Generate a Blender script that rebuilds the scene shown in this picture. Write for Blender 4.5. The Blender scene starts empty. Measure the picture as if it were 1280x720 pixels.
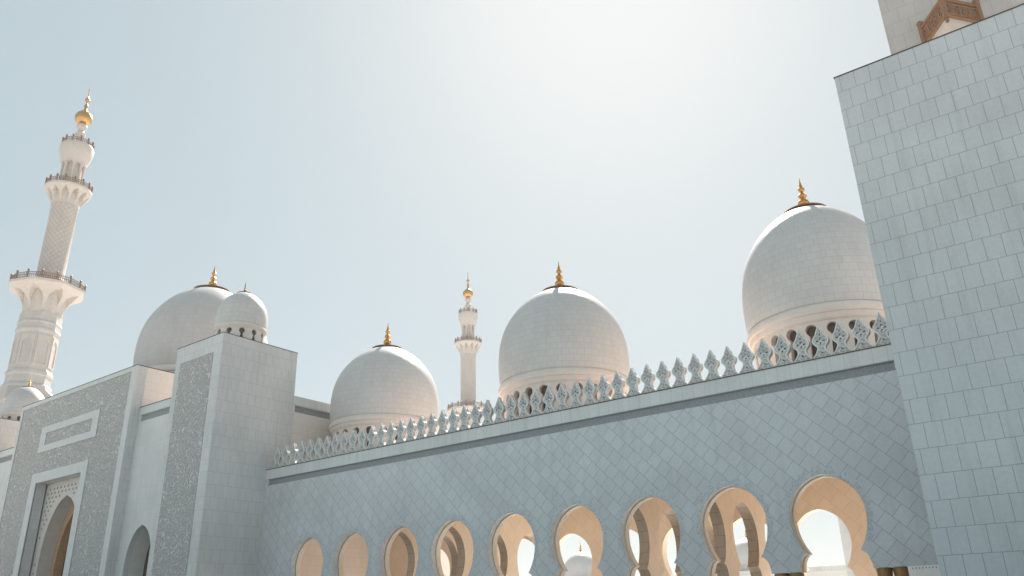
import bpy, bmesh, math, random
from mathutils import Vector, Matrix
from mathutils.geometry import tessellate_polygon
from math import sin, cos, pi, radians, sqrt, atan2, hypot
random.seed(7)
S = bpy.context.scene
C = S.collection
Z0 = 1.6            # eye height; heights below are written from eye level and lifted by this when linked

# ------------------------------------------------------------------ camera
cam_data = bpy.data.cameras.new('camera'); cam = bpy.data.objects.new('camera', cam_data); C.objects.link(cam)
RM = Matrix(((0.7923501856, 0.2509383471, 0.5560675582), (0.6096015107, -0.2900862361, -0.7377235076), (-0.0238155726, 0.9235149818, -0.3828222785)))
M = RM.to_4x4(); M.translation = Vector((0, 0, Z0)); cam.matrix_world = M
cam_data.sensor_width = 36; cam_data.lens = 36*1012.69/1280
cam_data.clip_start = 0.1; cam_data.clip_end = 6000
S.camera = cam

# ------------------------------------------------------------------ sky, sun, exposure
SKY, SUN, EXPO = 0.055, 5.0, 1.08
HAZE = (0.6, (5.35, 6.7, 6.65))
LIMIT = (8.3, 8.5, 8.5)
SUN_EL, SUN_AZ = 45.0, -27.0          # azimuth from +Y, clockwise positive
w = bpy.data.worlds.new('World'); S.world = w; w.use_nodes = True
nt = w.node_tree; bg = nt.nodes['Background']
sky = nt.nodes.new('ShaderNodeTexSky'); sky.sky_type = 'NISHITA'; sky.sun_disc = False
sky.sun_elevation = radians(SUN_EL); sky.sun_rotation = radians(SUN_AZ)
sky.altitude = 0; sky.air_density = 1.0; sky.dust_density = 1.7; sky.ozone_density = 3.0
# a thin even layer of desert haze over the clear sky
hz = nt.nodes.new('ShaderNodeMix'); hz.data_type = 'RGBA'; hz.inputs['Factor'].default_value = HAZE[0]
hz.inputs['B'].default_value = (*HAZE[1], 1)
nt.links.new(sky.outputs[0], hz.inputs['A'])
# the glare round the sun levels off as in thick bright haze: x -> x / (1 + (x/m)^3)^(1/3)
sep = nt.nodes.new('ShaderNodeSeparateColor'); com = nt.nodes.new('ShaderNodeCombineColor'); nt.links.new(hz.outputs['Result'], sep.inputs[0])
def mth(op, a, b=None):
    n = nt.nodes.new('ShaderNodeMath'); n.operation = op
    for i, v in enumerate((a, b)):
        if v is None: continue
        if isinstance(v, (int, float)): n.inputs[i].default_value = v
        else: nt.links.new(v, n.inputs[i])
    return n.outputs[0]
for i in range(3):
    x = sep.outputs[i]; q_ = mth('POWER', mth('DIVIDE', x, LIMIT[i]), 3.0)
    nt.links.new(mth('DIVIDE', x, mth('POWER', mth('ADD', q_, 1.0), 1/3)), com.inputs[i])
nt.links.new(com.outputs[0], bg.inputs[0]); bg.inputs[1].default_value = SKY
sd = bpy.data.lights.new('sun', 'SUN'); sun = bpy.data.objects.new('sun', sd); C.objects.link(sun)
sd.energy = SUN; sd.angle = radians(0.5); sd.color = (1, .94, .85)
dsun = Vector((sin(radians(SUN_AZ))*cos(radians(SUN_EL)), cos(radians(SUN_AZ))*cos(radians(SUN_EL)), sin(radians(SUN_EL))))
sun.rotation_euler = dsun.to_track_quat('Z', 'Y').to_euler(); sun.location = (0, 0, 60)
S.view_settings.view_transform = 'Standard'; S.view_settings.look = 'None'
S.view_settings.exposure = EXPO; S.view_settings.gamma = 1.0; S.view_settings.use_curve_mapping = False
S.cycles.use_denoising = True
S.cycles.max_bounces = 10; S.cycles.diffuse_bounces = 6

# ------------------------------------------------------------------ materials
def new_mat(name):
    m = bpy.data.materials.new(name); m.use_nodes = True
    return m, m.node_tree, m.node_tree.nodes['Principled BSDF']
def N(nt, t, **k):
    n = nt.nodes.new(t)
    for a, v in k.items(): setattr(n, a, v)
    return n
def tile_mat(name, c1, c2, joint, tw, th, rot=0, off=.5, joint_w=.012, rough=.45, var=.09, bump=.25, stain=.12, uv='UV', shift=(0, 0)):
    m, t, p = new_mat(name); L = t.links.new
    tc = N(t, 'ShaderNodeTexCoord'); mp = N(t, 'ShaderNodeMapping')
    mp.inputs['Rotation'].default_value = (0, 0, rot); mp.inputs['Location'].default_value = (shift[0], shift[1], 0)
    L(tc.outputs[uv], mp.inputs[0])
    # small wander of the joints, so courses are not laser straight
    nz = N(t, 'ShaderNodeTexNoise'); nz.inputs['Scale'].default_value = 1.7
    L(tc.outputs[uv], nz.inputs['Vector'])
    ad = N(t, 'ShaderNodeVectorMath', operation='MULTIPLY_ADD'); ad.inputs[1].default_value = (.02, .02, 0)
    L(nz.outputs['Color'], ad.inputs[0]); L(mp.outputs[0], ad.inputs[2])
    b = N(t, 'ShaderNodeTexBrick'); b.offset = off; b.squash = 1
    b.inputs['Scale'].default_value = 1; b.inputs['Brick Width'].default_value = tw; b.inputs['Row Height'].default_value = th
    b.inputs['Mortar Size'].default_value = joint_w; b.inputs['Mortar Smooth'].default_value = .3; b.inputs['Bias'].default_value = -.1
    b.inputs['Color1'].default_value = (*c1, 1); b.inputs['Color2'].default_value = (*c2, 1); b.inputs['Mortar'].default_value = (*joint, 1)
    L(ad.outputs[0], b.inputs['Vector'])
    # stone grain and soft large-scale staining
    n1 = N(t, 'ShaderNodeTexNoise'); n1.inputs['Scale'].default_value = 9; n1.inputs['Detail'].default_value = 10; n1.inputs['Roughness'].default_value = .75
    n2 = N(t, 'ShaderNodeTexNoise'); n2.inputs['Scale'].default_value = .35; n2.inputs['Detail'].default_value = 5
    L(tc.outputs[uv], n1.inputs['Vector']); L(tc.outputs[uv], n2.inputs['Vector'])
    r1 = N(t, 'ShaderNodeMapRange'); r1.inputs['From Min'].default_value = .3; r1.inputs['From Max'].default_value = .7
    r1.inputs['To Min'].default_value = 1-var; r1.inputs['To Max'].default_value = 1+var*.6; L(n1.outputs[0], r1.inputs[0])
    r2 = N(t, 'ShaderNodeMapRange'); r2.inputs['From Min'].default_value = .35; r2.inputs['From Max'].default_value = .7
    r2.inputs['To Min'].default_value = 1; r2.inputs['To Max'].default_value = 1-stain; L(n2.outputs[0], r2.inputs[0])
    mu = N(t, 'ShaderNodeMath', operation='MULTIPLY'); L(r1.outputs[0], mu.inputs[0]); L(r2.outputs[0], mu.inputs[1])
    sm = N(t, 'ShaderNodeMapping'); sm.inputs['Scale'].default_value = (2.6, .16, 1); L(tc.outputs[uv], sm.inputs[0])
    n3 = N(t, 'ShaderNodeTexNoise'); n3.inputs['Scale'].default_value = 1; n3.inputs['Detail'].default_value = 7; n3.inputs['Roughness'].default_value = .65; L(sm.outputs[0], n3.inputs['Vector'])
    r3 = N(t, 'ShaderNodeMapRange'); r3.inputs['From Min'].default_value = .5; r3.inputs['From Max'].default_value = .75
    r3.inputs['To Min'].default_value = 1; r3.inputs['To Max'].default_value = 1-stain*1.1; L(n3.outputs[0], r3.inputs[0])
    m3 = N(t, 'ShaderNodeMath', operation='MULTIPLY'); L(mu.outputs[0], m3.inputs[0]); L(r3.outputs[0], m3.inputs[1])
    mx = N(t, 'ShaderNodeVectorMath', operation='SCALE'); L(b.outputs['Color'], mx.inputs[0]); L(m3.outputs[0], mx.inputs['Scale'])
    L(mx.outputs[0], p.inputs['Base Color'])
    p.inputs['Roughness'].default_value = rough
    bm = N(t, 'ShaderNodeBump'); bm.inputs['Strength'].default_value = bump; bm.inputs['Distance'].default_value = .01
    iv = N(t, 'ShaderNodeMath', operation='MULTIPLY_ADD'); iv.inputs[1].default_value = -1; iv.inputs[2].default_value = 1
    L(b.outputs['Fac'], iv.inputs[0]); L(iv.outputs[0], bm.inputs['Height']); L(bm.outputs[0], p.inputs['Normal'])
    return m
def plain_mat(name, col, rough=.5, metal=0, var=.08, scale=6, bump=.1):
    m, t, p = new_mat(name); L = t.links.new
    tc = N(t, 'ShaderNodeTexCoord'); n = N(t, 'ShaderNodeTexNoise'); n.inputs['Scale'].default_value = scale; n.inputs['Detail'].default_value = 6
    L(tc.outputs['Object'], n.inputs['Vector'])
    r = N(t, 'ShaderNodeMapRange'); r.inputs['From Min'].default_value = .3; r.inputs['From Max'].default_value = .7
    r.inputs['To Min'].default_value = 1-var; r.inputs['To Max'].default_value = 1+var; L(n.outputs[0], r.inputs[0])
    s = N(t, 'ShaderNodeVectorMath', operation='SCALE'); s.inputs[0].default_value = col; L(r.outputs[0], s.inputs['Scale'])
    L(s.outputs[0], p.inputs['Base Color']); p.inputs['Roughness'].default_value = rough; p.inputs['Metallic'].default_value = metal
    bm = N(t, 'ShaderNodeBump'); bm.inputs['Strength'].default_value = bump; bm.inputs['Distance'].default_value = .01
    L(n.outputs[0], bm.inputs['Height']); L(bm.outputs[0], p.inputs['Normal'])
    return m
def carved_mat(name, col, deep, scale, dist=.04, strength=.9, lo=.36, hi=.5):
    """dense vine-like relief: warped voronoi cell edges, cut into the stone"""
    m, t, p = new_mat(name); L = t.links.new
    tc = N(t, 'ShaderNodeTexCoord'); nz = N(t, 'ShaderNodeTexNoise'); nz.inputs['Scale'].default_value = scale*.8; nz.inputs['Detail'].default_value = 2
    L(tc.outputs['UV'], nz.inputs['Vector'])
    ad = N(t, 'ShaderNodeVectorMath', operation='MULTIPLY_ADD'); ad.inputs[1].default_value = (.35/scale*3, .35/scale*3, 0)
    L(nz.outputs['Color'], ad.inputs[0]); L(tc.outputs['UV'], ad.inputs[2])
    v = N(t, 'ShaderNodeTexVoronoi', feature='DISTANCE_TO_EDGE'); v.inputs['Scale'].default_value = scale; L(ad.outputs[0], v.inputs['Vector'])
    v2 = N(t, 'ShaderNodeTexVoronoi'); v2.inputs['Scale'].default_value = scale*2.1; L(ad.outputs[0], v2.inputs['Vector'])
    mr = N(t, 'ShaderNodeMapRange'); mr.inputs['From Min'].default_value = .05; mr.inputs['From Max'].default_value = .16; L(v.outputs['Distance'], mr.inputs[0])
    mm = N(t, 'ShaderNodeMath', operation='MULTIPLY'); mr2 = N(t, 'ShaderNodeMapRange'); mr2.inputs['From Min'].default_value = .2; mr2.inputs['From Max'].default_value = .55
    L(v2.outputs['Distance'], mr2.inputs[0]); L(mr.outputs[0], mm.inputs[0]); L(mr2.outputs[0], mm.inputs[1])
    mix = N(t, 'ShaderNodeMix', data_type='RGBA'); mix.inputs['A'].default_value = (*col, 1); mix.inputs['B'].default_value = (*deep, 1)  # the second colour paints shade into the cut recesses
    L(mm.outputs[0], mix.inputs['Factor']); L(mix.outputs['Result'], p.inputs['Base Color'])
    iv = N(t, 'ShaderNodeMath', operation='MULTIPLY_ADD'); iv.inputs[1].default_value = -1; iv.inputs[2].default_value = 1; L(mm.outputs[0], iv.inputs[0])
    bm = N(t, 'ShaderNodeBump'); bm.inputs['Strength'].default_value = strength; bm.inputs['Distance'].default_value = dist
    L(iv.outputs[0], bm.inputs['Height']); L(bm.outputs[0], p.inputs['Normal']); p.inputs['Roughness'].default_value = .6
    return m
WHT = (.72, .72, .70)
MT = dict(
    diag=tile_mat('diagonal_marble', (.62, .63, .65), (.575, .585, .605), (.31, .32, .33), .53, .53, rot=radians(45), joint_w=.009, shift=(.13, .1)),
    pylon=tile_mat('tower_marble', (.60, .60, .61), (.57, .57, .58), (.27, .27, .27), .46, .695, joint_w=.008, shift=(0, .0)),
    slab=tile_mat('slab_marble', (.70, .70, .69), (.65, .65, .65), (.4, .4, .4), .5, 3, joint_w=.006, off=0),
    block=tile_mat('block_marble', (.655, .645, .64), (.625, .615, .61), (.40, .40, .40), .5, .695, joint_w=.008, bump=.15),
    dome=tile_mat('dome_marble', (.60, .575, .565), (.57, .545, .535), (.44, .42, .41), .40, .33, joint_w=.008, var=.04, stain=.08, rough=.5),
    domebig=tile_mat('big_dome_marble', (.56, .535, .525), (.53, .505, .495), (.46, .435, .425), .50, .42, joint_w=.011, var=.04, stain=.08, rough=.5),
    base=tile_mat('minaret_base_marble', (.55, .505, .48), (.51, .47, .445), (.37, .33, .31), .95, 1.0, joint_w=.012),
    bouncewarm=tile_mat('bounce_warmed_marble', (.88, .76, .64), (.84, .72, .60), (.66, .54, .44), .7, .7, rot=radians(45), joint_w=.008, var=.05, stain=.06),  # white marble indoors, with the warm bounced light put into its colour
    floor=tile_mat('courtyard_marble', (.86, .82, .77), (.82, .78, .73), (.6, .55, .5), .8, .8, joint_w=.01, stain=.05),
    warm=tile_mat('roof_paving', (.88, .68, .56), (.84, .65, .54), (.6, .46, .38), .6, .6, joint_w=.01),
    drum=plain_mat('drum_marble', (.66, .60, .56), .5, var=.05, scale=3),
    impost=plain_mat('impost_marble', (.88, .80, .77), .4, var=.04, scale=3),
    white=plain_mat('white_marble', (.74, .71, .68), .45, var=.05, scale=3),
    rail=plain_mat('dark_bronze_rail', (.24, .135, .08), .5, .3, var=.3, scale=5),
    mina=plain_mat('minaret_marble', (.55, .475, .43), .5, var=.06, scale=2),
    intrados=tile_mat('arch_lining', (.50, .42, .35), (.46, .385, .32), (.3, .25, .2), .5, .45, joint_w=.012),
    vine=carved_mat('vine_relief', (.575, .59, .605), (.45, .465, .49), 7.5, dist=.02, strength=.6),
    slot_shade=plain_mat('shaded_slot_stone', (.27, .28, .29), .6, var=.15, scale=12, bump=.3),  # dark grey carries the shade inside the parapet slots
    carved=carved_mat('carved_marble', (.64, .62, .61), (.47, .45, .435), 6.5, dist=.09),
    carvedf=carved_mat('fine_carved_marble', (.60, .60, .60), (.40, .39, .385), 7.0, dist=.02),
    gold=plain_mat('gold_leaf', (.62, .33, .10), .38, 1, var=.1, scale=8, bump=.15),
    palm=plain_mat('gilded_palm', (.30, .17, .06), .45, .6, var=.3, scale=20, bump=.4),
    bronze=plain_mat('bronze_rail', (.30, .155, .08), .5, .3, var=.25, scale=14, bump=.3),
    dark=plain_mat('dark_bronze_glass', (.085, .055, .038), .35, 0, var=.3, scale=4),
    flash=plain_mat('metal_flashing', (.10, .08, .07), .5, .3),
    inlay=plain_mat('inlay_stone', (.22, .20, .18), .5),
)
def shaft_mat():
    m = tile_mat('lattice_carved_shaft', (.53, .46, .42), (.50, .435, .40), (.38, .325, .295), .75, .75, rot=radians(45), joint_w=.06, off=0, bump=.9)
    return m
MT['shaft'] = shaft_mat()

# ------------------------------------------------------------------ mesh helpers
class MB:
    def __init__(s): s.v = []; s.f = []; s.uv = []; s.rim = set()      # uv: None or per-face list
    def add(s, verts, faces, uvs=None):
        o = len(s.v); s.v += [tuple(v) for v in verts]
        for i, f in enumerate(faces):
            s.f.append([o+k for k in f]); s.uv.append(uvs[i] if uvs else None)
        return s
    def box(s, x0, x1, y0, y1, z0, z1):
        v = [(x, y, z) for x in (x0, x1) for y in (y0, y1) for z in (z0, z1)]
        return s.add(v, [(0, 1, 3, 2), (4, 6, 7, 5), (0, 4, 5, 1), (2, 3, 7, 6), (0, 2, 6, 4), (1, 5, 7, 3)])
    def lathe(s, prof, cx, cy, seg=48, cap=True, uvr=None, rfun=None, a0=0):
        """prof: list of (r, z) from bottom to top"""
        o = len(s.v); R = uvr or max(r for r, z in prof); n = len(prof)
        arc = [0]
        for i in range(1, n): arc.append(arc[-1]+hypot(prof[i][0]-prof[i-1][0], prof[i][1]-prof[i-1][1]))
        for i, (r, z) in enumerate(prof):
            for k in range(seg):
                a = 2*pi*k/seg+a0; rr = rfun(a, r, z) if rfun else r
                s.v.append((cx+rr*cos(a), cy+rr*sin(a), z))
        for i in range(n-1):
            for k in range(seg):
                k2 = (k+1) % seg
                s.f.append([o+i*seg+k, o+i*seg+k2, o+(i+1)*seg+k2, o+(i+1)*seg+k])
                u0, u1 = R*2*pi*k/seg, R*2*pi*(k+1)/seg
                s.uv.append([(u0, arc[i]), (u1, arc[i]), (u1, arc[i+1]), (u0, arc[i+1])])
        if cap:
            s.f.append([o+k for k in range(seg)][::-1]); s.uv.append(None)
            s.f.append([o+(n-1)*seg+k for k in range(seg)]); s.uv.append(None)
        return s
    def sheet(s, outer, holes, mp, d0, d1, back=True):
        """flat piece with holes, outline in (u, z); mp(u, z, d) -> xyz; thickness from d0 (front) to d1"""
        loops = [outer]+holes
        tris = tessellate_polygon([[Vector((u, z, 0)) for u, z in l] for l in loops])
        pts = [p for l in loops for p in l]; n = len(pts)
        o = len(s.v)
        s.v += [mp(u, z, d0) for u, z in pts]+[mp(u, z, d1) for u, z in pts]
        for t in tris:
            s.f.append([o+k for k in t]); s.uv.append([pts[k] for k in t])
            if back: s.f.append([o+n+k for k in reversed(t)]); s.uv.append([pts[k] for k in reversed(t)])
        i0 = 0
        for l in loops:
            for k in range(len(l)):
                a, b = i0+k, i0+(k+1) % len(l); s.rim.add(len(s.f))
                s.f.append([o+a, o+b, o+n+b, o+n+a]); s.uv.append([(pts[a][0], pts[a][1]), (pts[b][0], pts[b][1]), (pts[b][0]+d1-d0, pts[b][1]), (pts[a][0]+d1-d0, pts[a][1])])
            i0 += len(l)
        return s
    def tube(s, p, q, r, seg=6):
        p, q = Vector(p), Vector(q); d = (q-p).normalized(); a = d.orthogonal().normalized(); b = d.cross(a)
        v = [p+(a*cos(2*pi*k/seg)+b*sin(2*pi*k/seg))*r for k in range(seg)]+[q+(a*cos(2*pi*k/seg)+b*sin(2*pi*k/seg))*r for k in range(seg)]
        return s.add(v, [(k, (k+1) % seg, seg+(k+1) % seg, seg+k) for k in range(seg)]+[tuple(range(seg))[::-1], tuple(range(seg, 2*seg))])
    def ball(s, c, r, seg=10, rings=6):
        return s.lathe([(max(r*sin(pi*i/rings), .0005), c[2]-r*cos(pi*i/rings)) for i in range(rings+1)], c[0], c[1], seg)
    def build(s, name, mat, parent=None, smooth=None, base=None, recalc=True, rim=None):
        off = Vector(parent['_base']) if parent else Vector(base or (0, 0, 0))
        me = bpy.data.meshes.new(name)
        me.from_pydata([tuple(Vector(v)-off) for v in s.v], [], s.f)
        ul = me.uv_layers.new(name='UVMap')
        for pi_, poly in enumerate(me.polygons):
            uv = s.uv[pi_]
            if uv:
                for k, li in enumerate(poly.loop_indices): ul.data[li].uv = uv[k]
            else:
                nx, ny, nz = [abs(c) for c in poly.normal]
                for li in poly.loop_indices:
                    x, y, z = s.v[me.loops[li].vertex_index]
                    ul.data[li].uv = (x, y) if nz > max(nx, ny) else ((y, z) if nx > ny else (x, z))
        if recalc:
            bm = bmesh.new(); bm.from_mesh(me); bmesh.ops.recalc_face_normals(bm, faces=bm.faces[:]); bm.to_mesh(me); bm.free()
        me.materials.append(MT[mat])
        if rim:
            me.materials.append(MT[rim])
            for i in s.rim: me.polygons[i].material_index = 1
        if smooth is not None:
            me.shade_smooth()
            try: me.set_sharp_from_angle(angle=radians(smooth))
            except Exception: pass
        ob = bpy.data.objects.new(name, me); C.objects.link(ob)
        if parent: ob.parent = parent
        else: ob.location = (off.x, off.y, off.z)
        return ob
TOPS = []
def thing(name, label, cat, base, group=None):
    o = bpy.data.objects.new(name, None); C.objects.link(o); o.location = base; o['_base'] = tuple(base)
    o['label'] = label; o['category'] = cat
    if group: o['group'] = group
    o.empty_display_size = .5; TOPS.append(o)
    return o
def dup(root, loc, label, group=None, scale=None):
    r = root.copy(); C.objects.link(r); r.location = loc; r['label'] = label; TOPS.append(r)
    if group: r['group'] = group
    if scale: r.scale = scale
    for ch in list(root.children):
        c = ch.copy(); C.objects.link(c); c.parent = r
        for g in list(ch.children):
            d = g.copy(); C.objects.link(d); d.parent = c
    return r
def structure(name, mb, mat):
    o = mb.build(name, mat); o['kind'] = 'structure'; TOPS.append(o); return o
G = -Z0
XZ = lambda Y0: (lambda u, z, d: (u, Y0+d, z))       # wall facing -Y, depth grows to +Y
YZ = lambda X0: (lambda u, z, d: (X0-d, u, z))       # wall facing +X, depth grows to -X
def rect(u0, u1, z0, z1): return [(u0, z0), (u1, z0), (u1, z1), (u0, z1)]

# ------------------------------------------------------------------ ground
mb = MB(); mb.add([(-3000, -3000, G), (3000, -3000, G), (3000, 3000, G), (-3000, 3000, G)], [(0, 1, 2, 3)])
MT['ground'] = tile_mat('plaza_paving', (.62, .61, .59), (.56, .555, .54), (.3, .3, .3), 1.2, 1.2, joint_w=.02)
structure('ground', mb, 'ground')
mb = MB(); mb.add([(-200, 42.5, G+.004), (60, 42.5, G+.004), (60, 200, G+.004), (-200, 200, G+.004)], [(0, 1, 2, 3)])
structure('courtyard_paving', mb, 'floor')
mb = MB(); mb.add([(-40, 27, G+.004), (-6, 27, G+.004), (-6, 42.5, G+.004), (-40, 42.5, G+.004)], [(0, 1, 2, 3)])
structure('arcade_floor', mb, 'floor')
MT['pooltile'] = tile_mat('pool_mosaic', (.09, .26, .32), (.07, .21, .28), (.3, .34, .35), .3, .3, joint_w=.01, rough=.12, off=0)
mb = MB(); mb.add([(-66, 3.5, G+.008), (12, 3.5, G+.008), (12, 24.3, G+.008), (-66, 24.3, G+.008)], [(0, 1, 2, 3)])
structure('reflecting_pool', mb, 'pooltile')

# ------------------------------------------------------------------ arcade
AX = [-9.05-3.5*i for i in range(9)]
PIER = [-7.3-3.5*i for i in range(10)]
def opening(cx, n=22, g=0):
    """horseshoe opening with a faint point, a pinched waist and flared lobes; counter-clockwise from bottom right"""
    pts = []
    zb = 1.43
    for i in range(7):
        t = pi/2*(1-i/6); pts.append((.92+.32*sin(t)+g, 2.02-.59*(1-cos(t)) if i else zb))
    zc, R, c = 3.235, 1.44, .12
    for i in range(1, 12):
        z = 2.02+(zc-2.02)*i/11; pts.append((1.32*sqrt(1-((z-zc)/1.7)**2)+g, z))
    amax = math.acos(c/R)
    for i in range(1, n):
        a = amax*i/n; pts.append((R*cos(a)-c+g, zc+(R+g)*sin(a)))
    top = (0, zc+(R+g)*sin(amax))
    right = pts; left = [(-x, z) for x, z in reversed(pts)]
    return [(cx+x, z) for x, z in right+[top]+left]
def arcade_outline(x0, x1, z1, zb=1.43, cxs=AX, g=0):
    """outer outline that dips into every opening, so the wall stands on the piers only"""
    out = [(x0, z1)]
    # left to right along the bottom
    for cx in sorted(cxs):
        o = opening(cx, g=g); o = list(reversed(o))      # from bottom left up and over to bottom right
        out += o
    out += [(x1, z1)]
    return out
arc = thing('arcade', 'long pale marble arcade with a row of keyhole arches under a pointed crenellated parapet', 'arcade', (-23, 30, G))
def arcade_leaf(name, mat, y0, y1, x0, x1, z1, g=0, holes=[]):
    out = [(x0, z1), (x0, 1.43)]
    for cx in sorted(AX): out += list(reversed(opening(cx, g=g)))
    out += [(x1, 1.43), (x1, z1)]
    return MB().sheet(out, holes, XZ(y0), 0, y1-y0).build(name, mat, arc)
XL, XR = -41.4, -3.0
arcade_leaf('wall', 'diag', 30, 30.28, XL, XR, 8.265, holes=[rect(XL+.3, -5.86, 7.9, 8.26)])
arcade_leaf('inner_wall', 'bouncewarm', 30.33, 30.62, XL, XR, 7.85, g=-.03)
arcade_leaf('rear_wall', 'bouncewarm', 40.2, 40.7, XL, XR, 8.2)
MB().box(XL+.25, -5.8, 30.10, 30.27, 7.87, 8.25).build('slot_back', 'slot_shade', arc)
MB().box(XL+.3, -5.86, 30.01, 30.09, 8.235, 8.262).build('slot_soffit', 'slot_shade', arc)
MB().box(XL, XR, 29.97, 30.45, 8.268, 8.83).build('cornice', 'slab', arc)
MB().box(XL, XR, 29.945, 30.5, 8.833, 8.868).build('coping', 'flash', arc)
MB().box(XL, XR, 30.452, 42.0, 8.27, 8.6).build('roof', 'warm', arc)
MB().box(XL, XR, 30.63, 40.19, 7.9, 8.0).build('ceiling', 'bouncewarm', arc)
MB().box(XL, XR, 41.3, 41.7, 8.61, 8.9).build('rear_coping', 'slab', arc)
MB().box(-5.3, -4.8, 30.63, 39.99, G, 7.88).build('end_wall', 'bouncewarm', arc)
# transverse walls on both sides of each narrow bay between the domed halls, with keyhole openings
def key_at(yc): return opening(yc)
for x in (-14.3, -17.8, -28.3, -31.8):
    out = [(30.64, 7.88), (30.64, 1.43)]
    o1 = [(max(u, 30.70), z) for u, z in reversed(opening(31.38))]
    o1 = [p for i, p in enumerate(o1) if i == 0 or (abs(p[0]-o1[i-1][0]) > 1e-6 or abs(p[1]-o1[i-1][1]) > 1e-6)]
    out += o1
    for yc in (34.88, 38.38): out += list(reversed(opening(yc)))
    out += [(40.18, 1.43), (40.18, 7.88)]
    MB().sheet(out, [], YZ(x+.25), 0, .5).build('transverse_wall', 'bouncewarm', arc, rim='intrados')
# columns: paired shafts with palm capitals on both fronts
def column_proto():
    base = (0, 0, G); root_off = Vector(base)
    mb = MB()
    mb.lathe([(.27, G), (.27, G+.12), (.24, G+.16), (.21, G+.22), (.19, G+.3), (.18, 0.62), (.2, .66), (.17, .7)], 0, 0, 20)
    col = mb.build('column', 'white', arc); col.location = (0, 0, 0)
    mb = MB()
    for ring, (r0, r1, zt, nn) in enumerate([(.17, .30, 1.40, 9), (.17, .25, 1.15, 9)]):
        for k in range(nn):
            a = 2*pi*(k+.5*ring)/nn
            P = []
            for i in range(7):
                t = i/6; r = r0+(r1-r0)*t**2.2; z = .68+(zt-.68)*min(1, t*1.12)-(.06 if i == 6 else 0)
                wd = .085*sin(pi*(.15+.8*t))+.02
                P.append((r, z, wd))
            v = []
            for r, z, wd in P:
                for sgn in (-1, 0, 1):
                    rr = r-(.03 if sgn else 0); v.append((rr*cos(a)-sgn*wd*sin(a), rr*sin(a)+sgn*wd*cos(a), z))
            f = [(3*i+j, 3*i+j+1, 3*i+j+4, 3*i+j+3) for i in range(6) for j in (0, 1)]
            mb.add(v, f)
    mb.lathe([(.17, .66), (.2, .9), (.245, 1.2), (.262, 1.36), (.262, 1.415)], 0, 0, 18)
    cap = mb.build('capital', 'palm', arc, recalc=False, smooth=50)
    cap.parent = col
    return col, cap
col0, cap0 = column_proto()
# both were written relative to the arcade's base; shift so the column's origin is its own foot
for o in (col0, cap0):
    o.data.transform(Matrix.Translation(Vector(arc['_base'])-Vector((0, 0, 0))))
    o.data.transform(Matrix.Translation(Vector((0, 0, -G))))
first = True
for x in PIER:
    for dx in (-.265, .265):
        for y in (30.31, 40.45):
            if y > 35 and x > -8: continue
            if first: c, first = col0, False
            else:
                c = col0.copy(); C.objects.link(c); c.parent = arc
                k = cap0.copy(); C.objects.link(k); k.parent = c
            c.location = Vector((x+dx, y, G))-Vector(arc['_base'])
# shallow vine relief that frames the head of each opening
for cx in AX:
    pts = [p for p in opening(cx, n=26, g=.012) if p[1] > 2.35]
    n = len(pts); outp = []
    for i, (x, z) in enumerate(pts):
        a_, b_ = Vector(pts[max(0, i-1)]), Vector(pts[min(n-1, i+1)]); t_ = (b_-a_).normalized(); nr = Vector((t_.y, -t_.x))
        w_ = .13+.22*abs(sin(i*pi/5.5+cx))*(.6+.4*random.random())
        w_ *= 1 if abs(x-cx) < 1.1 or z > 3.9 else .8
        outp.append((x+nr.x*w_, z+nr.y*w_))
    MB().sheet(outp+list(reversed(pts)), [], XZ(29.994), 0, .01).build('vine_border', 'vine', arc)
# white impost block with a row of small inlaid motifs beside the last pair of capitals
MB().box(-6.74, -4.9, 29.93, 30.6, G, 1.425).build('impost_block', 'impost', arc)
mb = MB()
for k in range(9):
    x = -6.6+.1*k
    mb.box(x, x+.03, 29.922, 29.93, 1.33-.004*0, 1.375)
mb.build('inlaid_motifs', 'inlay', arc)
# merlons
def merlon_outline(s=1.0):
    R = [(.34, 0), (.345, .10), (.28, .16), (.20, .27), (.15, .38), (.165, .47), (.24, .54), (.30, .63), (.31, .73), (.275, .81), (.215, .88), (.17, .93), (.125, 1.05), (.05, 1.2), (.0, 1.3)]
    R = [(x*s, z) for x, z in R]
    return R+[(-x, z) for x, z in reversed(R[:-1])]
def merlon_proto():
    out = merlon_outline()
    D = .17
    # carved through the middle of the leaf: small piercings
    holes = []
    def hole(cx, cz, rx, rz, n=10): return [(cx+rx*cos(2*pi*k/n), cz+rz*sin(2*pi*k/n)) for k in range(n)]
    holes += [hole(0, .76, .045, .06), hole(-.12, .68, .05, .035), hole(.12, .68, .05, .035), hole(0, .59, .04, .045), hole(0, .92, .03, .045), hole(0, .22, .05, .035)]
    mp = lambda u, z, d: (u, d, z)
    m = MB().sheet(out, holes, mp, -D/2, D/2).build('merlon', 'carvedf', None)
    # raised rim that follows the outline, front and back
    outer = [(x*1.0, z) for x, z in out]
    inner = []
    n = len(out)
    for i in range(n):
        p, a, b = Vector(out[i]), Vector(out[i-1]), Vector(out[(i+1) % n])
        t = ((p-a).normalized()+(b-p).normalized()); t.normalize(); nrm = Vector((-t.y, t.x)); q = p+nrm*.042
        inner.append((q.x, q.y))
    mb = MB()
    for d0, d1 in ((-D/2-.025, -D/2+.002), (D/2-.002, D/2+.025)):
        for ring in (0,):
            v = [mp(u, z, d) for d in (d0, d1) for l in (outer, inner) for u, z in l]
            f = []
            for i in range(n):
                j = (i+1) % n
                f += [(i, j, n+j, n+i), (2*n+i, 3*n+i, 3*n+j, 2*n+j), (i, 2*n+i, 2*n+j, j), (n+i, n+j, 3*n+j, 3*n+i)]
            mb.add(v, f)
    r = mb.build('raised_rim', 'white', None); r.parent = m
    m.parent = arc
    return m, r
m0, r0 = merlon_proto()
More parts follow.
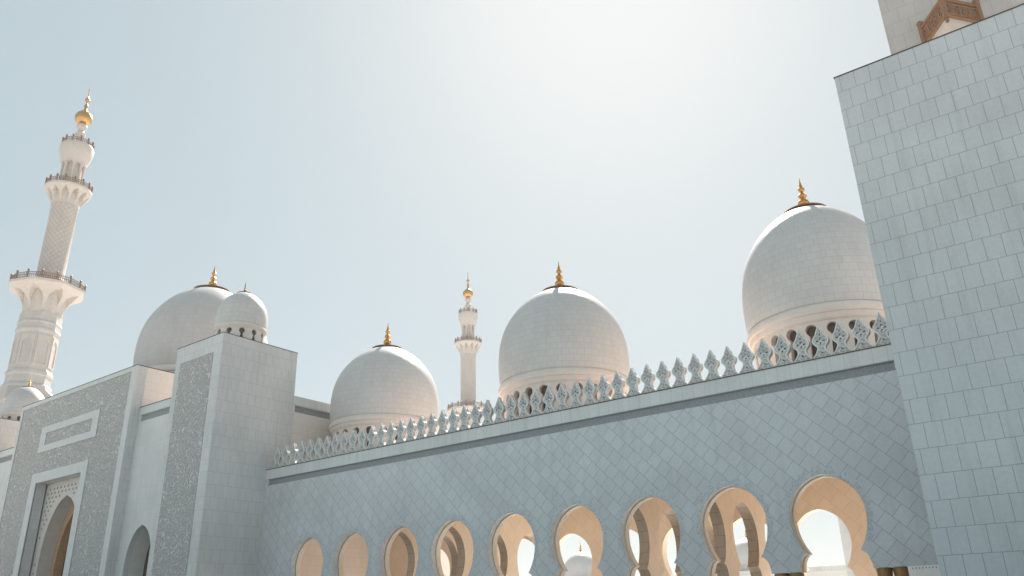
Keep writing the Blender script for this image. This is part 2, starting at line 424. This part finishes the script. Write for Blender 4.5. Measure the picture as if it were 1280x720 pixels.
xs = []; x = -6.02
x = -.2003*30.2
while x > XL+.3: xs.append(x); x -= .735
for i, x in enumerate(xs):
    if i == 0: m = m0
    else:
        m = m0.copy(); C.objects.link(m); m.parent = arc
        r = r0.copy(); C.objects.link(r); r.parent = m
    m.location = Vector((x, 30.2, 8.87))-Vector(arc['_base'])

# ------------------------------------------------------------------ corner blocks and towers
def block(name, label, x0, x1, y0, y1, z1, mat='block', carved=None, group=None):
    t = thing(name, label, 'tower', ((x0+x1)/2, (y0+y1)/2, G), group)
    MB().box(x0, x1, y0, y1, G, z1).build('wall', mat, t)
    MB().box(x0-.025, x1+.025, y0-.025, y1+.025, z1+.002, z1+.035).build('coping', 'flash', t)
    if carved:
        MB().box(carved[0], carved[1], y0-.03, y0+.05, G+.5, carved[2]).build('carved_panel', 'carved', t)
    return t
block('corner_block', 'tall square marble block with carved front, below the small round dome beside the arcade', -46.3, -41.4, 26.1, 31.6, 16.57, carved=(-45.75, -42.25, 15.5))
block('corner_block', 'pale marble block rising at the left edge, beneath the little dome with an orange-gold spike', -77.8, -72.9, 26.1, 31.6, 16.57, carved=(-77.2, -73.5, 15.5))
block('stone_tower', 'huge plain marble tower filling the right edge of the picture', -4.76, 14, 24.5, 31.0, 16.57, mat='pylon')

# ------------------------------------------------------------------ portal
def pointed(cx, hw, zs, zt, zb, n=18):
    """pointed arch opening, counter-clockwise"""
    pts = [(cx+hw, zb), (cx+hw*1.0, zs)]
    for i in range(1, n):
        t = i/n; pts.append((cx+hw*(1-t**2.5)**.62, zs+(zt-zs)*t))
    pts.append((cx, zt))
    pts += [(2*cx-x, z) for x, z in reversed(pts[:-1])]
    return pts
MT['sidebounce'] = tile_mat('bounce_tinted_side_marble', (.80, .73, .68), (.76, .69, .645), (.55, .5, .46), .6, .6, joint_w=.006, stain=.05)  # pale pink tint paints in light bounced off the sunlit roofs
por = thing('portal', 'carved marble gateway with a deep pointed doorway and a framed oblong panel above', 'gateway', (-59.6, 30, G))
px0, px1, py, pz = -68.0, -51.2, 26.2, 16.56
ox0, ox1, oz = -63.0, -56.45, 10.13
MT['trim'] = plain_mat('trim_marble', (.60, .60, .595), .5, var=.05, scale=3)
out = [(px0, G), (ox0, G), (ox0, oz), (ox1, oz), (ox1, G), (px1, G), (px1, pz), (px0, pz)]
MB().sheet(out, [], XZ(py), 0, .7).build('carved_front', 'carved', por, rim='block')
MB().box(px0, px1, 28.9, 48, G, pz-.002).build('rear_block', 'sidebounce', por)
MB().box(px0, ox0-.6, py+.7, 28.9, G, pz-.002).build('side_wall', 'white', por)
MB().box(ox1+.6, px1-.0, py+.7, 28.9, G, pz-.002).build('side_wall', 'sidebounce', por)
MB().box(ox0-.6, ox1+.6, py+.7, 28.9, 10.8, pz-.002).build('lintel_block', 'white', por)
MB().box(px0-.02, px1+.02, py-.06, 48.02, pz+.001, pz+.05).build('coping', 'flash', por)
# smooth edge borders
MB().box(px1+.001, px1+.02, py+.02, py+.68, G, pz-.01).build('side_facing', 'block', por)
MB().box(px1-.62, px1+.022, py-.05, py+.1, G, pz).build('edge_border', 'trim', por)
MB().box(px0-.004, px0+.35, py-.05, py+.1, G, pz).build('edge_border', 'trim', por)
MB().box(px0+.35, px1-.62, py-.05, py+.1, pz-.3, pz).build('edge_border', 'trim', por)
fr = [(ox0-.8, G), (ox0, G), (ox0, oz), (ox1, oz), (ox1, G), (ox1+.75, G), (ox1+.75, oz+.72), (ox0-.8, oz+.72)]
MB().sheet(fr, [], XZ(py-.06), 0, .1).build('door_frame', 'trim', por)
MB().sheet(rect(-63.68, -55.3, 12.38, 14.28), [list(reversed(rect(-62.85, -56.13, 12.86, 13.78)))], XZ(py-.06), 0, .1).build('panel_frame', 'trim', por)
# niche back wall with pierced star dots and pointed doorway
niche = rect(ox0-.3, ox1+.3, G, 10.5)
arch = pointed(-59.75, 2.45, 4.3, 9.05, G)
dots = []
def in_arch(x, z): 
    if z < 4.6: return abs(x+59.75) < 2.85
    t = (z-4.6)/(8.95-4.6+.45); return t < 1 and abs(x+59.75) < 2.95*max(0, 1-t**2)**.6+.12
zz = 1.0; row = 0
mbd = MB(); MT['orange'] = plain_mat('ochre_stone', (.50, .31, .19), .6, var=.12); MT['niche'] = plain_mat('niche_marble', (.62, .57, .53), .5, var=.06, scale=2)
while zz < 10.0:
    xx = ox0+.35+(.26 if row % 2 else 0)
    while xx < ox1-.2:
        if not in_arch(xx, zz):
            rr = .085; mbd.sheet([(xx+rr*cos(a), zz+rr*sin(a)) for a in [2*pi*k/6 for k in range(6)]], [], XZ(26.985), 0, .02)
        xx += .52
    zz += .3; row += 1
out = [(ox0-.3, G), (-59.75-2.45, G)]+list(reversed(arch))[1:-1]+[(-59.75+2.45, G), (ox1+.3, G), (ox1+.3, 10.5), (ox0-.3, 10.5)]
MB().sheet(out, [], XZ(27.0), 0, .18).build('niche_wall', 'niche', por)
mbd.build('inlaid_dots', 'inlay', por)
arch2 = pointed(-59.75, 2.44, 4.3, 9.03, G)
# deep reveal behind the arch, then a second, smaller arch with the door leaf in shade
out = [(ox0-.5, G), (-59.75-1.95, G)]+list(reversed(pointed(-59.75, 1.95, 4.0, 8.1, G)))[1:-1]+[(-59.75+1.95, G), (ox1+.5, G), (ox1+.5, 10.6), (ox0-.5, 10.6)]
def arch_tube(a, y0, y1):
    mb = MB(); n = len(a); v = [(x, y0, z) for x, z in a]+[(x, y1, z) for x, z in a]
    mb.add(v, [(i, i+1, n+i+1, n+i) for i in range(n-1)]); return mb
arch_tube(arch2, 27.17, 27.9).build('arch_reveal', 'niche', por, recalc=False)
MB().sheet(out, [], XZ(27.9), 0, .6).build('inner_arch', 'orange', por)
MT['door'] = plain_mat('dark_door', (.22, .12, .06), .5, 0, .2)
MB().box(-62.5, -57, 28.7, 28.8, G, 9).build('door', 'door', por)

# ------------------------------------------------------------------ main hall wing behind
hall = thing('hall_wing', 'low pale marble hall wall with a banded parapet, linking portal and blocks', 'building', (-59, 36, G))
HZ = 13.78
def wing_wall(x0, x1, archc):
    hole = None
    out = [(x0, G), (archc-1.45, G)]+list(reversed(pointed(archc, 1.45, 3.4, 6.1, G)))[1:-1]+[(archc+1.45, G), (x1, G), (x1, 13.25), (x0, 13.25)]
    MB().sheet(out, [rect(x0+.3, x1-.3, 12.78, 13.22)], XZ(26.8), 0, .35).build('wall', 'carvedwall', hall)
    MB().box(x0+.1, x1-.1, 26.92, 27.1, 12.72, 13.245).build('slot_back', 'slot_shade', hall)
    MB().box(x0, x1, 26.78, 27.6, 13.253, HZ-.03).build('parapet', 'slab', hall)
    MB().box(x0, x1, 26.75, 27.65, HZ-.027, HZ+.01).build('coping', 'flash', hall)
    arch_tube(pointed(archc, 1.44, 3.4, 6.09, G), 27.14, 28.1).build('arch_reveal', 'white', hall, recalc=False)
    MB().box(x0+.3, x1-.3, 28.1, 28.2, G, 7.5).build('window', 'dark', hall)
MT['carvedwall'] = tile_mat('hall_marble', (.68, .675, .665), (.645, .64, .635), (.5, .5, .5), .5, .7, joint_w=.005, stain=.1)
wing_wall(-51.2, -46.3, -48.8)
wing_wall(-72.9, -68.0, -70.5)
MB().box(-72.85, -42.4, 28.9, 48, G, HZ-.6).build('hall_body', 'white', hall)
MB().box(-51.15, -42.45, 27.7, 48, HZ-.58, HZ-.4).build('roof', 'warm', hall)
MB().box(-72.8, -68.05, 27.7, 48, HZ-.58, HZ-.4).build('roof', 'warm', hall)
# side facing the arcade, seen above its parapet
MB().sheet(rect(31.6, 46, G, 13.2), [rect(31.8, 45.6, 12.75, 13.17)], YZ(-41.5), 0, .35).build('side_wall', 'sidebounce', hall)
MB().box(-41.8, -41.62, 31.65, 45.9, 12.7, 13.195).build('slot_back', 'slot_shade', hall)
MB().box(-42.4, -41.47, 31.61, 46, 13.203, HZ).build('parapet', 'slab', hall)

# ------------------------------------------------------------------ domes
KP = [(r, z) for r, z in [(3.50, 11.98), (3.565, 12.25), (3.59, 12.7), (3.60, 13.2), (3.575, 13.7), (3.50, 14.25), (3.36, 14.8), (3.14, 15.33), (2.85, 15.83), (2.48, 16.31), (2.03, 16.75), (1.5, 17.12), (.95, 17.41), (.4, 17.6), (.02, 17.66)]]
def smooth_prof(P, k=3):
    out = []
    for i in range(len(P)-1):
        p0 = P[max(i-1, 0)]; p1 = P[i]; p2 = P[i+1]; p3 = P[min(i+2, len(P)-1)]
        for j in range(k):
            t = j/k
            out.append(tuple(.5*((2*p1[a])+(-p0[a]+p2[a])*t+(2*p0[a]-5*p1[a]+4*p2[a]-p3[a])*t*t+(-p0[a]+3*p1[a]-3*p2[a]+p3[a])*t**3) for a in (0, 1)))
    out.append(P[-1]); return out
def key_outline(wh, zt, zb, s=1.0, n=9):
    """small keyhole window: round head, waist, flared foot"""
    r = wh; zc = zt-r
    P = [(wh*.85, zb), (wh*.8, zb+.15*s), (wh*.45, zc-r*1.7), (wh*.36, zc-r*1.25)]
    for i in range(n): 
        a = -pi/3.2+(pi/2+pi/3.2)*i/(n-1); P.append((r*cos(a), zc+r*sin(a)))
    P[-1] = (0, zt)
    return P+[(-x, z) for x, z in reversed(P[:-1])]
def make_dome(label, cx, cy, s, zt, nwin=24, mat='dome', fmat='gold', fr=1.0, sz=None, ph=0, group=None, drum_low=8.6, finial_s=1.0, wall_h=None):
    """s scales the master profile; zt is the height of the crown"""
    sz = sz or s; f = lambda z: zt+(z-17.66)*sz
    t = thing('dome', label, 'dome', (cx, cy, f(drum_low)), group)
    prof = [(r*s, f(z)) for r, z in smooth_prof(KP)]
    MB().lathe(prof, cx, cy, 96, cap=False).build('shell', mat, t, smooth=60)
    band = [(3.36, 11.285), (3.43, 11.29), (3.43, 11.32), (3.47, 11.34), (3.52, 11.52), (3.52, 11.55), (3.585, 11.57), (3.625, 11.66), (3.61, 11.78), (3.56, 11.88), (3.55, 11.92), (3.47, 11.94), (3.47, 11.99)]
    MB().lathe([(r*s, f(z)) for r, z in band], cx, cy, 96, cap=False).build('moulding', 'drum', t, smooth=40)
    # drum pierced by keyhole windows
    R, T = 3.38*s, .26*s
    mb = MB(); wn = MB(); da = 2*pi/nwin; half = da/2*R
    key = key_outline(.25*s*24/nwin if nwin >= 20 else .40*s, f(11.18), f(9.35), s)
    nu = 5
    outer = [(-half+2*half*i/nu, f(drum_low)) for i in range(nu+1)]+[(half-2*half*i/nu, f(11.3)) for i in range(nu+1)]
    for k in range(nwin):
        a0 = da*(k+ph)
        mp = lambda u, z, d, a0=a0: (cx+(R-d)*cos(a0+u/R), cy+(R-d)*sin(a0+u/R), z)
        mb.sheet(outer, [key], mp, 0, T, back=False)
    mb.build('drum', 'drum', t)
    kw = [(x*1.15, z) for x, z in key_outline(.25*s if nwin >= 20 else .40*s, f(11.2), f(9.3), s)]
    w0 = MB().sheet(kw, [], lambda u, z, d: (cx+(R-d)*cos(u/R), cy+(R-d)*sin(u/R), z), T, T+.04*s).build('window', 'dark', t)
    # amber lattice rail across each window
    lat = MB()
    for zz in (10.72,): 
        lat.sheet(rect(-.22*s, .22*s, f(zz), f(zz+.05)), [], lambda u, z, d: (cx+(R-d)*cos(u/R), cy+(R-d)*sin(u/R), z), T-.06*s, T-.02*s)
    l0 = lat.build('lattice', 'bronze', None, base=t['_base']); l0.location = (0, 0, 0); l0.parent = w0
    w0.rotation_euler = (0, 0, da*ph)
    for k in range(1, nwin):
        w_ = w0.copy(); C.objects.link(w_); w_.parent = t; w_.rotation_euler = (0, 0, da*(k+ph))
        l_ = l0.copy(); C.objects.link(l_); l_.parent = w_
    # gilded cap and finial of stacked bulbs
    fs = s*finial_s
    fz = lambda z: zt+(z-17.66)*fs
    capp = [(1.02*s, f(17.46)), (1.05*s, f(17.50)), (.7*s, f(17.62)), (.4*s, f(17.68)), (.2*s, f(17.74)), (.02*s, f(17.76))]
    MB().lathe(capp, cx, cy, 40).build('gilded_cap', 'bronze', t, smooth=50)
    fp = [(.20, 17.66), (.26, 17.72), (.22, 17.78), (.15, 17.82), (.25, 17.9), (.28, 18.0), (.25, 18.1), (.15, 18.2), (.1, 18.24), (.17, 18.31), (.215, 18.4), (.17, 18.5), (.09, 18.57), (.07, 18.62), (.13, 18.69), (.165, 18.77), (.13, 18.85), (.06, 18.91), (.10, 18.95), (.06, 19.05), (.03, 19.2), (.006, 19.45)]
    MB().lathe([(r*fs*fr, fz(z)) for r, z in fp], cx, cy, 20).build('finial', fmat, t, smooth=50)
    return t
make_dome('white dome farthest right above the arcade, cut off by the stone tower', -9.5, 36, .965, 17.95, sz=1.05, ph=.28)
make_dome('white dome above the middle of the arcade, with the far slim minaret to its left', -23.7, 36, 1.0, 17.66)
make_dome('white dome above the far left end of the arcade, low behind the parapet', -37.7, 36, .965, 17.28, sz=.935)
make_dome('big white dome behind the portal, half hidden by the small round dome', -59.7, 36, 1.46, 27.45, nwin=30, mat='domebig', drum_low=9.8, finial_s=.86)
make_dome('small round dome on top of the corner block beside the big dome', -43.9, 28.85, .455, 20.65, nwin=12, drum_low=8.6, fmat='palm', fr=.6)
make_dome('small dome at the left edge, in front of the tall minaret', -74.6, 28.85, .455, 20.05, nwin=12, drum_low=8.2)

# ------------------------------------------------------------------ minarets
def octr(a, r):
    """radius of an octagon with apothem r at angle a"""
    k = (a % (pi/4))-pi/8
    return r/cos(k)*1.0
def make_minaret(label, cx, cy, group):
    t = thing('minaret', label, 'minaret', (cx, cy, G), group); MT['white_'] = MT['white']; MT['white'] = MT['mina']
    hb = 5.0
    MB().box(cx-hb, cx+hb, cy-hb, cy+hb, G, 37.2).build('square_base', 'base', t)
    MB().box(cx-hb-.15, cx+hb+.15, cy-hb-.15, cy+hb+.15, 37.2, 37.9).build('base_moulding', 'white', t)
    # chamfered step from square to octagon
    q = hb-.05; A = 3.75; e = A*math.tan(pi/8)
    v = [(cx+x, cy+y, 37.9) for x, y in ((-q, -q), (q, -q), (q, q), (-q, q))]
    oc = [(cx+A*x+e*0, 0) for x in ()]
    op = []
    for k in range(8):
        a = pi/8+pi/4*k; rr = A/cos(pi/8); op.append((cx+rr*cos(a), cy+rr*sin(a), 41.0))
    # order: a = 22.5, 67.5, ... ; square corner 2 (q,q) pairs with 0,1 ; 3 with 2,3 ; 0 with 4,5 ; 1 with 6,7
    v += op
    f = [(2, 4, 5), (3, 6, 7), (0, 8, 9), (1, 10, 11), (1, 2, 4, 11), (2, 3, 6, 5), (3, 0, 8, 7), (0, 1, 10, 9), (0, 1, 2, 3), tuple(range(4, 12))]
    MB().add(v, f).build('chamfer', 'white', t)
    O = lambda a, r, z: octr(a, r)
    pr = [(3.75, 41.0), (3.75, 41.5), (3.55, 41.8), (3.4, 42.0), (3.4, 43.4), (3.55, 43.6), (3.55, 44.0), (3.4, 44.4), (3.3, 44.6), (3.3, 51.4), (3.38, 51.6), (3.5, 51.9), (3.5, 52.2), (3.36, 52.4), (3.36, 53.2), (3.45, 53.4), (3.45, 53.6), (3.3, 53.9), (3.28, 55.4)]
    MB().lathe(pr, cx, cy, 8, rfun=lambda a, r, z: r/cos(pi/8), a0=pi/8).build('octagonal_shaft', 'base', t)
    # sunk arched panels on each face of the octagon, shown as raised frames
    for k in range(8):
        a = pi/4*k
        mp = lambda u, z, d, a=a: (cx+(3.3+d)*cos(a)-u*sin(a), cy+(3.3+d)*sin(a)+u*cos(a), z)
        o_ = [(1.15, 45.2)]+[(1.15, 50.9)]+[(-1.15, 50.9), (-1.15, 45.2)]
        i_ = [(.85, 45.5), (.85, 49.6), (0, 50.5), (-.85, 49.6), (-.85, 45.5)]
        MB().sheet(o_, [i_], mp, 0, .12).build('panel_frame', 'white', t)
    # first balcony: flaring octagon with an arched recess in each face
    NR = 26; seg = 192; z0, z1 = 55.4, 60.3
    mb = MB(); prof = []
    for i in range(NR+1):
        s_ = i/NR; prof.append((3.28+2.85*(s_**2.3), z0+(z1-z0)*s_))
    prof += [(6.2, 60.4), (6.25, 60.85)]
    def flare(n, r_in, zlo, zhi, hwid, octa=True):
        def fn(a, r, z):
            ro = octr(a, r) if octa else r
            da = 2*pi/n; k = ((a+da/2) % da)-da/2
            if zlo < z < zhi:
                s_ = (z-zlo)/(zhi-zlo); wd = hwid*(1-max(0, (s_-.45)/.55)**2.2)**.6
                if abs(k) < wd*da: 
                    rin = octr(a, r_in) if octa else r_in
                    return min(ro, rin+.30*s_)
            return ro
        return fn
    mb.lathe(prof, cx, cy, seg, rfun=flare(8, 3.28, 55.6, 59.6, .36)); mb.build('balcony_corbel', 'white', t)
    # upper round shaft
    MB().lathe([(2.75, 60.7), (2.75, 62.3), (2.5, 63.0), (2.42, 63.4), (2.4, 78.0), (2.55, 78.2), (2.55, 78.5)], cx, cy, 40).build('round_shaft', 'shaft', t, smooth=40)
    prof = [(2.45+1.8*((i/14)**1.5), 78.3+3.6*i/14) for i in range(15)]+[(4.3, 82.0), (4.3, 82.4)]
    MB().lathe(prof, cx, cy, 120, rfun=flare(12, 2.45, 78.4, 81.4, .34, False)).build('balcony_corbel', 'white', t)
    # lantern
    MB().lathe([(1.45, 82.3), (1.45, 88.6)], cx, cy, 24).build('lantern_core', 'white', t, smooth=40)
    for k in range(8):
        a = 2*pi*(k+.5)/8; x, y = cx+1.9*cos(a), cy+1.9*sin(a)
        MB().lathe([(.34, 82.4), (.34, 82.9), (.24, 83.1), (.22, 87.3), (.32, 87.6), (.4, 88.2)], x, y, 10).build('lantern_column', 'white', t, smooth=40)
    prof = [(2.3, 88.1), (2.32, 88.5)]+[(2.35+.75*(sin(i/10*pi/2)), 88.6+3.0*i/10) for i in range(11)]+[(3.15, 91.9), (2.95, 92.5)]
    MB().lathe(prof, cx, cy, 64, rfun=lambda a, r, z: r*(1+.02*abs(cos(6*a)))).build('lantern_crown', 'white', t, smooth=40)
    MB().lathe([(1.3, 92.4), (1.1, 92.9), (.7, 93.3), (.62, 94.6), (.95, 95.2), (.98, 95.7), (.62, 96.1), (.6, 96.6), (1.0, 97.1), (1.0, 97.7), (.75, 98.0)], cx, cy, 24).build('neck', 'white', t, smooth=40)
    gp = [(.5, 97.95), (1.05, 98.3)]+[(1.66*sin(radians(30+i*13)), 99.55-1.66*cos(radians(30+i*13))) for i in range(1, 10)]+[(.75, 101.1), (.35, 101.6), (.28, 102.2), (.42, 102.6), (.3, 103.0), (.14, 103.2), (.14, 103.5), (.48, 103.9), (.48, 104.3), (.14, 104.7), (.09, 105.2), (.08, 106.6)]
    MB().lathe(gp, cx, cy, 28).build('golden_ball', 'gold', t, smooth=50)
    mb = MB(); 
    for i in range(14):
        a1, a2 = radians(-60+i*300/14+5), radians(-60+(i+1)*300/14+5)
        c_ = lambda a: (cx+.34*sin(a+pi)*1.0, cy, 106.95-.34*cos(a+pi)*-1.0)
        mb.tube(c_(a1), c_(a2), .05, 5)
    mb.build('crescent', 'gold', t)
    # balustrades
    def rail(r, z, n, h, octa=False):
        mb = MB(); P = [(cx+r*cos(2*pi*(k+.5)/n), cy+r*sin(2*pi*(k+.5)/n)) for k in range(n)]
        for k in range(n):
            (x1, y1), (x2, y2) = P[k], P[(k+1) % n]
            for hh in (.12, h*.55, h): mb.tube((x1, y1, z+hh), (x2, y2, z+hh), .07, 5)
            m_ = max(3, int(hypot(x2-x1, y2-y1)/.33))
            for j in range(m_):
                t_ = j/m_; x, y = x1+(x2-x1)*t_, y1+(y2-y1)*t_
                mb.tube((x, y, z), (x, y, z+h), .06, 4)
                if j % 3 == 1: mb.add([(x+.16*cos(q_), y+.16*sin(q_)*.3, z+h*.5+.28*sin(q_)) for q_ in [2*pi*w_/6 for w_ in range(6)]], [tuple(range(6))])
            mb.tube((x1, y1, z), (x1, y1, z+h+.25), .17, 6); mb.ball((x1, y1, z+h+.36), .22, 8, 5)
        mb.build('balustrade', 'rail', t, recalc=False)
    rail(6.3, 60.85, 16, 1.1); rail(4.15, 82.4, 16, 1.0); rail(2.85, 92.45, 12, .95)
    # corner-pointing bay balcony on each side of the square base
    for sgn, ang in ((0, -pi/2),):
        ca, sa = cos(ang), sin(ang)
        W = lambda o_, u, z: (cx+(hb+o_)*ca-u*sa, cy+(hb+o_)*sa+u*ca, z)
        zb = 37.2-.0; B = 38.0
    zf = 31.6
    poly = [(-1.5, 0), (0, -2.0), (1.5, 0)]
    v = []
    for zz, s_ in ((zf-2.6, .12), (zf-1.3, .5), (zf-.25, .97), (zf-.0, 1.0)):
        v += [(cx-1.55+x*s_, cy-hb+y*s_+.001, zz) for x, y in poly]
    f = [(0, 2, 1)]+[(3*i+a, 3*i+b, 3*i+3+b, 3*i+3+a) for i in range(3) for a, b in ((0, 1), (1, 2), (2, 0))]+[(9, 10, 11)]
    MB().add(v, f).build('bay_corbel', 'white', t)
    mb = MB(); pp = [(cx-1.55+x*1.02, cy-hb+y*1.02) for x, y in poly]
    for (x1, y1), (x2, y2) in ((pp[0], pp[1]), (pp[1], pp[2])):
        for zz, rr in ((zf+.05, .11), (zf+.28, .06), (zf+1.02, .06), (zf+1.28, .11)): mb.tube((x1, y1, zz), (x2, y2, zz), rr, 6)
        for j in range(10):
            t_ = (j+.5)/10; x, y = x1+(x2-x1)*t_, y1+(y2-y1)*t_
            mb.tube((x, y, zf+.28), (x, y, zf+1.02), .04, 5)
        for j in range(4):
            t0_, t1_ = (j+.15)/4, (j+.85)/4
            a_ = (x1+(x2-x1)*t0_, y1+(y2-y1)*t0_); b_ = (x1+(x2-x1)*t1_, y1+(y2-y1)*t1_)
            for za, zb_ in ((zf+.3, zf+1.0), (zf+1.0, zf+.3)): mb.tube((*a_, za), (*b_, zb_), .04, 5)
            for qq in (a_, b_): mb.tube((*qq, zf+.28), (*qq, zf+1.02), .06, 5)
    for x, y in pp:
        mb.tube((x, y, zf-.15), (x, y, zf+1.45), .17, 8); mb.ball((x, y, zf+1.62), .2, 8, 5); mb.tube((x, y, zf-.4), (x, y, zf-.15), .1, 6)
    mb.build('bay_railing', 'bronze', t, recalc=False)
    MB().box(cx-1.55-.7, cx-1.55+.7, cy-hb-.02, cy-hb+.1, zf, zf+2.2).build('bay_door', 'dark', t)
    MT['white'] = MT['white_']
    return t
mn = make_minaret('tall minaret at the far left, with three bronze-railed balconies and a golden ball', -156, 60, 'minarets at the corners of the courtyard')
dup(mn, (-158.5, 186.4, G), 'distant slim minaret between two domes above the parapet', 'minarets at the corners of the courtyard')
dup(mn, (-.65, 52, G), 'minaret base with a bronze bay railing, behind the top of the right tower', 'minarets at the corners of the courtyard')

# ------------------------------------------------------------------ far side of the courtyard
far = thing('far_arcade', 'distant pale courtyard building glimpsed through the arches', 'building', (-85, 156, G))
MB().box(-150, -34, 150, 160, G, 7.2).build('wall', 'white', far)
MB().box(-150.2, -34, 149.8, 160.2, 7.21, 7.9).build('cornice', 'slab', far)
fd = thing('far_dome', 'distant pale dome with a thin finial seen through the sixth arch from the left', 'dome', (-100.7, 156, 7.9), 'far courtyard domes')
MB().lathe([(4.3*r/3.6, 14.3+(z-17.66)*1.2) for r, z in smooth_prof(KP)], -100.7, 156, 48, cap=False).build('shell', 'dome', fd, smooth=60)
MB().lathe([(4.1, 7.5), (4.1, 7.7), (4.2, 7.8)], -100.7, 156, 48, cap=False).build('drum', 'white', fd, smooth=40)
MB().lathe([(.5, 14.25), (.2, 14.5), (.28, 14.8), (.1, 15.0), (.18, 15.3), (.03, 15.6), (.01, 16.6)], -100.7, 156, 12).build('finial', 'gold', fd, smooth=50)
dup(fd, (-62.8, 156, 7.9), 'distant dome whose finial shows through the eighth arch from the left', 'far courtyard domes')
hall2 = thing('prayer_hall', 'large pale hall wall seen far behind through the arch nearest the tower', 'building', (-12, 115, G))
MB().box(-31.9, 20, 110, 130, G, 22).build('wall', 'block', hall2)
MB().box(-32.1, 20.2, 109.8, 130.2, 22.01, 22.8).build('cornice', 'slab', hall2)

# ------------------------------------------------------------------ desert air
m, t_, p = new_mat('air')
t_.nodes.remove(p); pv = t_.nodes.new('ShaderNodeVolumePrincipled'); pv.inputs['Color'].default_value = (.9, .93, .95, 1); pv.inputs['Density'].default_value = .00035; pv.inputs['Anisotropy'].default_value = .2
t_.links.new(pv.outputs[0], t_.nodes['Material Output'].inputs['Volume']); MT['air'] = m
hzb = MB().box(-3010, 3010, -3010, 3010, G-1, 112).build('haze', 'air'); hzb['kind'] = 'stuff'; TOPS.append(hzb)

for o in TOPS: o.location.z += Z0
for o in bpy.data.objects:
    if '_base' in o: del o['_base']
